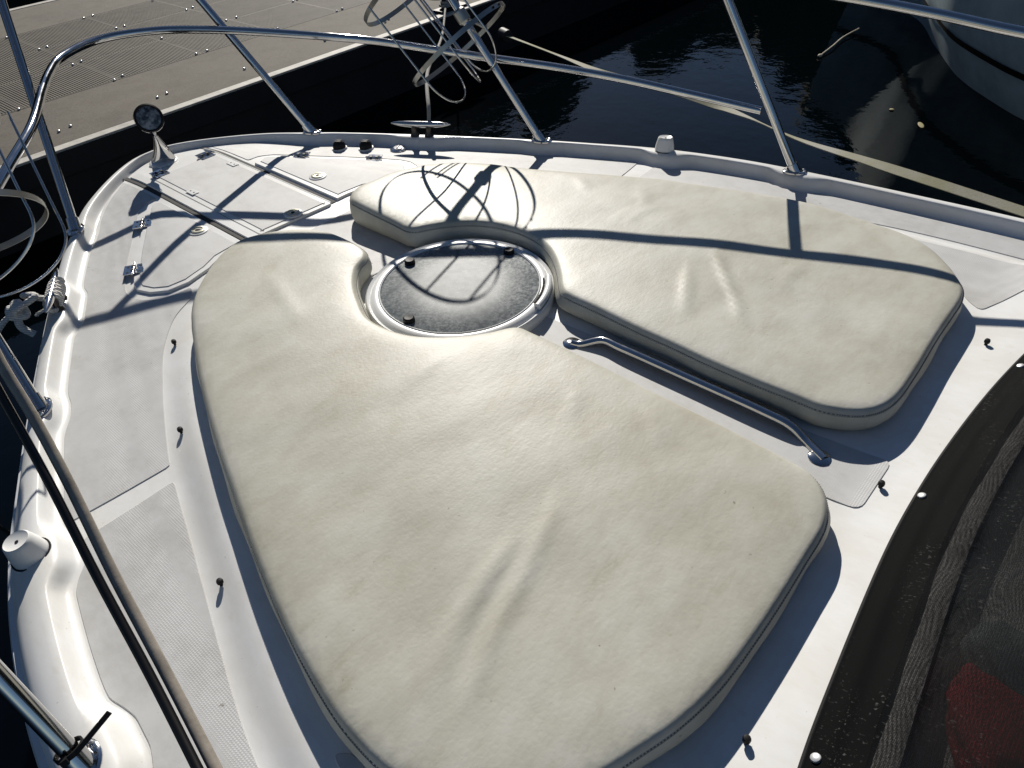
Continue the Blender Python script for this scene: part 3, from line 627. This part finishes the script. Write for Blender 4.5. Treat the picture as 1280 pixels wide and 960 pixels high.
# ------------------------------------------------------------------ fender baskets hung inside the bow rail
def basket(side,label,shift=(0,0,0)):
    f=lambda q:Vector((q[0]*side,q[1],q[2]))+(Vector(shift) if Vector(q).length>1.0001 or True else Vector())
    A=Vector((.69,.78,.30));B=Vector((1.02,.57,.55)); O=(A+B)/2; e1=(B-A).normalized(); r_=(B-A).length/2
    vd=(O-Vector(CAMC)).normalized(); a=e1.cross(vd).normalized()
    if a.z>0: a=-a
    e2=e1.cross(a).normalized(); 
    e2=(e2+.12*a).normalized(); a=e1.cross(e2).normalized(); a=-a if a.z>0 else a
    e1b=(e1+.0*e2)
    root=empty('fender_basket',f(O),label,'fender basket','fender baskets on the bow rail')
    def hoop(c,rr):
        rows=[]
        for k in range(64):
            t=2*math.pi*k/64; q=c+(e1*math.cos(t)+e2*math.sin(t))*rr; nr=(e1*math.cos(t)+e2*math.sin(t))
            w=.0088; th=.0014
            rows.append([f(q-a*w-nr*th),f(q+a*w-nr*th),f(q+a*w+nr*th),f(q-a*w+nr*th)])
        rows.append(rows[0]); return MB().strip(rows,closed=True)
    c1=O; c2=O-a*.285
    h1=hoop(c1,r_).build('hoop',M['band'],root,angle=30); hoop(c2,r_).build('hoop',M['band'],root,angle=30)
    for t in (.3,.5,2.6,2.8,3.4,5.6,5.8): 
        q=c1+(e1*math.cos(t)+e2*math.sin(t))*(r_+.002); nr=(e1*math.cos(t)+e2*math.sin(t)); MB().lathe(f(q),[(.006,0),(.005,.003),(.002,.004)],8,frame_from(Vector((nr.x*side,nr.y,nr.z)))).build('rivet',M['black'],h1)
    for off,depth,tilt in ((-.125,.15,.33),(.055,.135,-.30),(-.02,.142,.05)):
        hw=math.sqrt(r_*r_-off*off)*.95
        u=(e2+e1*tilt*.9).normalized(); c=c2+e1*off
        P=[c-u*hw, c-u*hw+a*.285, c-u*hw*1.0+a*(.285+depth*.35)]
        for k in range(1,12):
            t=math.pi*k/12; P.append(c+a*(.285+depth*.35)-u*hw*math.cos(t)+a*math.sin(t)*depth*.75)
        P+=[c+u*hw+a*(.285+depth*.35),c+u*hw+a*.285,c+u*hw]
        MB().tube([f(q) for q in catmull(np.array([tuple(q) for q in P]),.015)],.0038,8).build('basket_rod',M['rod'],root)
    # clamps back to the stanchion and the upper rail
    st=Vector((1.08,.447,.008)).lerp(Vector((.911,.96,.79)),.62); hp=min((c1+(e1*math.cos(t)+e2*math.sin(t))*r_ for t in np.linspace(0,6.28,60)),key=lambda q:(q-st).length)
    R=frame_from(Vector((-.17*side,.51,.78))); 
    MB().lathe(f(st-Vector((-.17,.51,.78)).normalized()*.0),[(.020,-.03),(.027,-.022),(.027,.022),(.020,.03)],16,R).tube([f(st),f(hp)],.0065,10).build('clamp',M['band'],root)
    ur=Vector((1.02,.76,.77)); hp2=min((c2+(e1*math.cos(t)+e2*math.sin(t))*r_ for t in np.linspace(0,6.28,60)),key=lambda q:(q-ur).length)
    MB().sphere(f(ur),.019).tube([f(ur),f(hp2)],.0065,10).build('clamp',M['band'],root)
    return root
basket(1,'empty steel fender basket on the rail above the cleat holding the grey line')
basket(-1,'empty steel fender basket at the left edge beside the rope wound cleat',(-.16,.0,.02))
# ------------------------------------------------------------------ mesh cover over the windshield
cover=empty('windshield_cover',(0,-1.5,.05),'black mesh fabric cover fastened with steel snaps over the windshield','windshield cover')
WB2=catmull(WB,.012); s_=np.arange(len(WB2))*.012
def cover_rows(PR):
    rows=[]
    for bk,u_ in catmull(np.array(PR),.012):
        w=.0035*np.sin(s_*9+bk*14)*sstep(.02,.12,bk)+.0025*np.sin(s_*26-bk*30)*sstep(.02,.1,bk)*sstep(.45,.14,bk)+.006*np.sin(s_*4.1+2+bk*6)*sstep(.12,.3,bk)+.003*np.sin(s_*33+bk*8)*np.exp(-((bk-.16)/.03)**2)
        rows.append(np.c_[WB2[:,0],WB2[:,1]-bk+w*.4,deckz(WB2)+u_+w])
    return rows
cl=MB().strip(cover_rows([(.0,.003),(.001,.0075),(.012,.012),(.03,.022),(.05,.046),(.066,.056),(.078,.062)])).build('border_band',M['border'],cover,angle=80)
MB().strip(cover_rows([(.077,.0625),(.10,.072),(.118,.0775),(.135,.078),(.17,.096),(.26,.145),(.4,.222),(.6,.335),(.9,.49),(1.15,.61)])).build('mesh_panel',M['mesh'],cover,angle=80)
MB().tube([(x,y,float(z)+.0045) for (x,y),z in zip(WB2,deckz(WB2))],.0042,8).build('hem_cord',M['hem'],cover)
def zsnap(x,y):
    q=np.array(WB2); b0=float(np.interp(x,q[:,0],q[:,1]))-y; return float(deckz((x,y+b0))[0])+float(np.interp(b0,[0,.012,.03,.05],[.008,.012,.022,.046]))
for x,y,z in SNAPS:
    nrm=Vector((0,.45,.9)).normalized()
    MB().lathe((x,y,zsnap(x,y)),[(.009,0),(.009,.0015),(.008,.0035),(.0045,.005),(.0005,.0052)],20,frame_from(nrm)).build('snap',M['bolt'],cover)
# added forms standing in for a red-clad figure, seen dimly through the mesh
def blob(name,c,size,label,cat,mt,seed,rot=0.):
    bm=bmesh.new(); bmesh.ops.create_icosphere(bm,subdivisions=4,radius=1)
    for v in bm.verts:
        n_=v.co.copy(); k=1+.10*math.sin(n_.x*4+seed)*math.sin(n_.y*5+seed*2)+.05*math.sin(n_.z*11+n_.x*7+seed)
        v.co=Vector((math.copysign(abs(n_.x)**.75,n_.x)*size[0],math.copysign(abs(n_.y)**.75,n_.y)*size[1],math.copysign(abs(n_.z)**.8,n_.z)*size[2]))*k
    me=bpy.data.meshes.new(name); bm.to_mesh(me); bm.free()
    for q in me.polygons:q.use_smooth=True
    o=link(name,me,mt); o.location=c; o.rotation_euler=(0.42,0,rot); return tag(o,label,cat)
blob('red_form',(-.425,-1.745,.06),(.105,.085,.042),'dark red rounded form standing in for a red-clad figure, showing dimly through the black mesh','cushion',M['red'],1.0,.35)
blob('grey_form',(-.30,-1.74,.055),(.075,.10,.038),'blue grey rounded form standing in for a strap behind the windshield, against the dark red form','cloth',M['greycloth'],2.3,-.4)
# ------------------------------------------------------------------ lines
o=MB().tube(smooth3([(.845,.905,.058),(.875,.925,.11),(.93,.985,.14),(1.15,1.22,.13),(1.9,1.95,-.06),(2.8,2.85,-.30),(3.62,3.66,-.40)],.03),.0085,10).build('mooring_line',M['line'])
tag(o,'thin grey mooring line running from the starboard bow cleat up to the dock','mooring line')
mb=MB(); S=[Vector(q) for q in STRAP]; n0=len(catmull(np.array([tuple(q) for q in S]),.03)); e_=S[-1]-S[-2]; C3=catmull(np.array([tuple(q) for q in S+[S[-1]+e_*1.6,S[-1]+e_*4,S[-1]+e_*7]]),.03); cam=Vector(CAMC); n=len(C3)
angs=catmull(np.array([(0,74),(1,78),(2,60),(3,28),(4,20),(4.6,55),(5.2,84),(5.8,70),(6.4,50),(7,34),(8,40)],float),.04)
rows=[]
for i,q in enumerate(C3):
    q=Vector(q); t_=(Vector(C3[min(i+1,n-1)])-Vector(C3[max(i-1,0)])).normalized(); v=(q-cam).normalized(); u=t_.cross(v).normalized(); v2=u.cross(t_).normalized()
    ph=math.radians(np.interp(min(1,i/(n0-1))*8,angs[:,0],angs[:,1])); w=(u*math.cos(ph)+v2*math.sin(ph)); nn=w.cross(t_)
    W_=.023;th=.0022; rows.append([q-w*W_-nn*th,q+w*W_-nn*th,q+w*W_+nn*th,q-w*W_+nn*th])
o=mb.strip(rows,closed=True).build('mooring_strap',M['strap'],angle=30); tag(o,'flat yellowish webbing strap twisting over the dark water beyond the starboard rail','mooring strap')
q0=S[0]; t_=(S[1]-S[0]).normalized()
o2=MB().tube([q0-t_*.05,q0+t_*.04],[.05,.045],14).build('strap_sleeve',M['float'],o)
# rope made fast to the port cleat
rp=empty('cleat_rope',(-.84,.93,.0),'weathered white rope wound round the port bow cleat and knotted beyond the rail','rope')
mb=MB(); P=[]
for k in range(110):
    th=k/110*2*math.pi*5.2; P.append(cP+tP*(-.055+.11*k/110)+Vector((math.cos(th)*.024*1.1,math.cos(th)*.024*.6,.033+math.sin(th)*.026)))
mb.tube(P,.0085,8).build('rope_turns',M['rope'],rp)
k0=Vector(KNOT); 
a_=cP+Vector((-.02,.0,.03))
mb=MB(); mb.tube(smooth3([a_,a_+Vector((-.05,.06,.015)),k0+Vector((.06,-.03,.03)),k0],.01),.010,10); mb.tube(smooth3([k0,k0+Vector((-.06,.04,-.05)),k0+Vector((-.16,.1,-.2)),k0+Vector((-.3,.3,-.55)),k0+Vector((-.42,.6,-.85))],.02),.009,10)
mb.tube(smooth3([a_+Vector((-.02,-.03,-.01)),a_+Vector((-.06,-.02,-.02)),k0+Vector((.04,-.03,-.03))],.01),.005,8); mb.build('rope_lead',M['rope'],rp)
mb=MB()
R1=frame_from(Vector((1,-.6,.1)))
for off,rr,ph in ((-.018,.018,0),(0,.024,1),(.018,.019,2),(.0,.021,3)):
    Rk=R1@Matrix.Rotation(.5*math.sin(ph*2.1),3,'X')@Matrix.Rotation(.6*math.cos(ph*1.7),3,'Y')
    mb.tube([k0+Rk@Vector((math.cos(t)*rr,math.sin(t)*rr,off+.01*math.sin(2*t))) for t in np.linspace(0,2*math.pi,26)[:-1]],  .0095,8,closed=True)
mb.sphere(k0,.017)
mb.tube(smooth3([k0,k0+Vector((-.02,-.03,-.04)),k0+Vector((-.0,-.05,-.075))],.01),[.012]*len(smooth3([k0,k0+Vector((-.02,-.03,-.04)),k0+Vector((-.0,-.05,-.075))],.01)),8)
mb.build('rope_knot',M['rope'],rp)
# zip tie round the port stanchion
b_=Vector((-1.425,-.58,.006)); t_=Vector((-1.445,-.23,.655)); c=b_.lerp(t_,.055); ax=(t_-b_).normalized(); R=frame_from(ax,Vector((1,-.2,0)))
mb=MB(); rows=[]
for k in range(33):
    a=2*math.pi*k/32; d=R@Vector((math.cos(a),math.sin(a),0)); e=ax*.0045; rows.append([c+d*.0225-e,c+d*.0225+e,c+d*.0255+e,c+d*.0255-e])
mb.strip(rows,closed=True); hd=c+R@Vector((-.3,-.95,0))*.027; mb.box(hd,(.012,.014,.012),R)
tl=c+R@Vector((.55,-.85,0))*.026; d=(R@Vector((.98,-.1,.35))).normalized(); sd=ax
mb.box(tl+d*.035,(.085,.0095,.003),frame_from(sd.cross(d),d))
o=mb.build('zip_tie',M['black'],smooth=False); tag(o,'black plastic zip tie round the foot of the port stanchion, tail sticking out','zip tie')
# ------------------------------------------------------------------ dock
DZK=-.45; Y0=3.58
dock=empty('dock',(2.0,5.7,-.95),'grey concrete floating dock with slotted grating panels, lying across the bow','dock')
X0,X1=-9.,17.
def slab(name,x0,x1,y0,y1,z0,z1,mt,bev=.006): return MB().box(((x0+x1)/2,(y0+y1)/2,(z0+z1)/2),(x1-x0,y1-y0,z1-z0)).build(name,mt,dock,smooth=False,bevel=bev)
slab('edge_trim',X0,X1,Y0,Y0+.085,DZK-.012,DZK+.004,M['trim'],.004); slab('edge_trim',X0,X1,7.76,7.845,DZK-.012,DZK+.004,M['trim'],.004); slab('bumper_strip',X0,X1,Y0+.004,Y0+.08,DZK-.17,DZK-.014,M['float'])
slab('concrete_walk',X0,X1,Y0+.092,4.592,DZK-.16,DZK,M['concrete']); slab('concrete_walk',X0,X1,6.738,7.753,DZK-.16,DZK,M['concrete'])
slab('float_tub',X0,X1,Y0+.03,7.82,-1.1,DZK-.162,M['float'],0)
slab('float_tub',X0,X1,4.60,6.73,DZK-.162,DZK-.06,M['float'],0)
PWD=.72
for i in range(-5,13):
    x0=1.0+PWD*i; mb=MB(); nb=33
    for k in range(nb):
        xx=x0+.012+(PWD-.024)*(k+.5)/nb
        for j in range(3): mb.box((xx,4.602+.709*(j+.5),DZK-.012),((PWD-.024)/nb*.60,.69,.024))
    for j in range(4): mb.box((x0+PWD/2,4.602+.709*j+(.006 if j==0 else -.006 if j==3 else 0),DZK-.0125),(PWD-.006,.016,.023))
    for sx in (.006,PWD-.006): mb.box((x0+sx,5.665,DZK-.0122),(.009,2.12,.0228))
    mb.build('grating_panel',M['grate'],dock,smooth=False)
nb=0
for i in range(-2,8):
    x0=1.0+PWD*i
    for yy in (3.93,4.615,5.31,6.02,6.715):
        for dx in (-.045,.045):
            if RNG.random()<.12: continue
            jx,jy=RNG.normal(0,.01,2); nb+=1
            MB().sphere((x0+dx+jx,yy+jy+dx*.25,DZK+.006),(.012,.012,.009),n=10,m=6).build('bolt',M['bolt'],dock)
# dock cleat where the boat's line is made fast
dc=MB()
c=Vector((3.72,3.70,DZK))
dc.box(c+Vector((0,0,.012)),(.34,.12,.022))
for u in (-1,1): dc.lathe(c+Vector((u*.07,0,.02)),[(.035,0),(.028,.03),(.026,.10)],14)
P=[c+Vector((u*.26,0,.125+.02*u*u)) for u in np.linspace(-1,1,15)]; dc.tube(P,[.012+.022*(1-abs(u)**2) for u in np.linspace(-1,1,15)],12)
dc.build('dock_cleat',M['black'],dock)
ln=MB()
for k in range(4): ln.tube([c+Vector((.05*math.cos(t)*1.6+.02*k-.03,.055*math.sin(t),.05+.024*k)) for t in np.linspace(0,2*math.pi,24)[:-1]],.014,8,closed=True)
rl=ln.build('rope_coil',M['line']); tag(rl,'grey rope turns wound round the black dock cleat at the top edge','rope')
# ------------------------------------------------------------------ water, the neighbouring boat and floating bits
o=MB().add([(-60,-40,-.95),(80,-40,-.95),(80,90,-.95),(-60,90,-.95)],[(0,1,2,3)]).build('water',M['water'],smooth=False); o['kind']='structure'
nbt=empty('neighbour_boat',(8.5,-4.,-.95),'pale blue hull of a boat moored across the water at top right','boat')
ST=catmull(np.array([(7.75,1.55),(7.35,.78),(6.45,.25),(5.75,-.16),(5.37,-.5),(5.1,-.80),(4.85,-1.25),(4.6,-2.1),(4.5,-3.5),(4.5,-7.)]),.08)
rows=[]
tg2=np.gradient(ST,axis=0);tg2/=np.linalg.norm(tg2,axis=1)[:,None]; no2=np.c_[tg2[:,1],-tg2[:,0]]
no2=np.where((no2[:,:1]<0),no2,-no2)
for z,fl in ((-1.15,-.12),(-.95,0),(-.75,.12),(-.62,.19),(-.605,.20),(-.5,.25),(-.3,.33),(0,.43),(.25,.48)):
    fx=fl*sstep(1.6,.2,ST[:,1])
    rows.append(np.c_[ST[:,0]-fx*.8,ST[:,1]+fl*.5,np.full(len(ST),z)])
MB().strip(rows).build('hull',M['nhull'],nbt)
rows2=[]
for z,fl in ((-.635,.186),(-.585,.213)):
    fx=fl*sstep(1.6,.2,ST[:,1]); rows2.append(np.c_[ST[:,0]-fx*.8-.006,ST[:,1]+fl*.5+.004,np.full(len(ST),z)])
MB().strip(rows2).build('stripe',M['nstripe'],nbt)
far=ST*1.; dk=[np.c_[rows[-1][:,0],rows[-1][:,1],rows[-1][:,2]],np.c_[np.maximum(rows[-1][:,0]+2.6,9.5),rows[-1][:,1]-.3,rows[-1][:,2]+.02]]
MB().strip(dk).build('deck',M['nhull'],nbt)
tw=MB(); tw.tube(smooth3([(5.70,1.0,-.935),(5.95,1.0,-.92),(6.25,1.03,-.925),(6.55,1.0,-.915)],.04),[.007]*len(smooth3([(5.70,1.0,-.935),(5.95,1.0,-.92),(6.25,1.03,-.925),(6.55,1.0,-.915)],.04)),8); tw.sphere((5.68,1.0,-.935),(.028,.02,.014))
tag(tw.build('twig',M['wood']),'pale thin twig floating on the dark water, right of the tall rail post','twig')
for c,s_,lb in (((4.61,-.235,-.944),(.055,.02,.004),'yellowed leaf floating on the dark water, the larger one near the pale hull'),((4.79,.04,-.944),(.018,.018,.006),'tiny pale leaf scrap floating on dark water, above the larger leaf')):
    o=MB().sphere(c,s_,Matrix.Rotation(.5,3,'Z')).build('floating_leaf',M['leaf']); tag(o,lb,'leaf')
# added unseen tree mass, blocks the sky's reflection in the water except a gap
bm=bmesh.new()
for k in range(150):
    dg=-40+1.3*k+RNG.uniform(-.6,.6); a=math.radians(dg)
    R_=RNG.uniform(37,41); hgt=13.4+RNG.uniform(-.7,.7); 
    if 53<dg<72: hgt*=.66+.10*math.sin(dg*1.7)
    for j in range(6):
        q=bmesh.ops.create_icosphere(bm,subdivisions=2,radius=1)['verts']; rr=RNG.uniform(1.3,2.0); c=Vector((math.sin(a)*R_+RNG.uniform(-1.,1.),math.cos(a)*R_+RNG.uniform(-1.,1.),-.6+(hgt-1.5)*(j+.3)/5.3))
        for v in q:
            n_=v.co.normalized(); k_=1+.22*math.sin(n_.x*7+j)*math.sin(n_.y*8+k)*math.sin(n_.z*6)+RNG.normal(0,.07); v.co=c+Vector((n_.x*rr,n_.y*rr,n_.z*rr*1.1))*k_
me=bpy.data.meshes.new('unseen_trees'); bm.to_mesh(me); bm.free(); o=link('unseen_trees',me,M['foliage']); o['kind']='stuff'; o['label']='added unseen tree mass that darkens the reflections in the water'
# ------------------------------------------------------------------ camera, light
cam=bpy.data.cameras.new('camera'); co_=bpy.data.objects.new('camera',cam); COL.objects.link(co_)
Rm=Matrix([tuple(q) for q in CAMR]); co_.matrix_world=Matrix.Translation(Vector(CAMC))@Rm.to_4x4(); cam.sensor_width=36; cam.lens=LENS; cam.clip_end=500; cam.clip_start=.02
bpy.context.scene.camera=co_
SUN=Vector((1.15,1.26,1.0)).normalized(); el=math.asin(SUN.z); az=math.atan2(SUN.x,SUN.y)
l=bpy.data.lights.new('sun','SUN'); l.energy=5.0; l.angle=math.radians(.55); l.color=(1,.95,.87); so=bpy.data.objects.new('sun',l); COL.objects.link(so)
so.rotation_euler=SUN.to_track_quat('Z','Y').to_euler(); so.location=(6,6,8)
w=bpy.data.worlds.new('World'); bpy.context.scene.world=w; w.use_nodes=True; t=w.node_tree; bg=t.nodes['Background']
sk=t.nodes.new('ShaderNodeTexSky'); sk.sky_type='NISHITA'; sk.sun_disc=False; sk.sun_elevation=el; sk.sun_rotation=az; sk.air_density=.75; sk.dust_density=.15; sk.ozone_density=3.
t.links.new(sk.outputs[0],bg.inputs[0]); bg.inputs[1].default_value=.05
sc=bpy.context.scene; sc.view_settings.view_transform='Standard'; sc.view_settings.look='None'; sc.view_settings.exposure=.17; sc.view_settings.gamma=1
sc.cycles.max_bounces=6; sc.cycles.transparent_max_bounces=8; sc.cycles.caustics_reflective=False; sc.cycles.caustics_refractive=False; sc.cycles.use_denoising=True
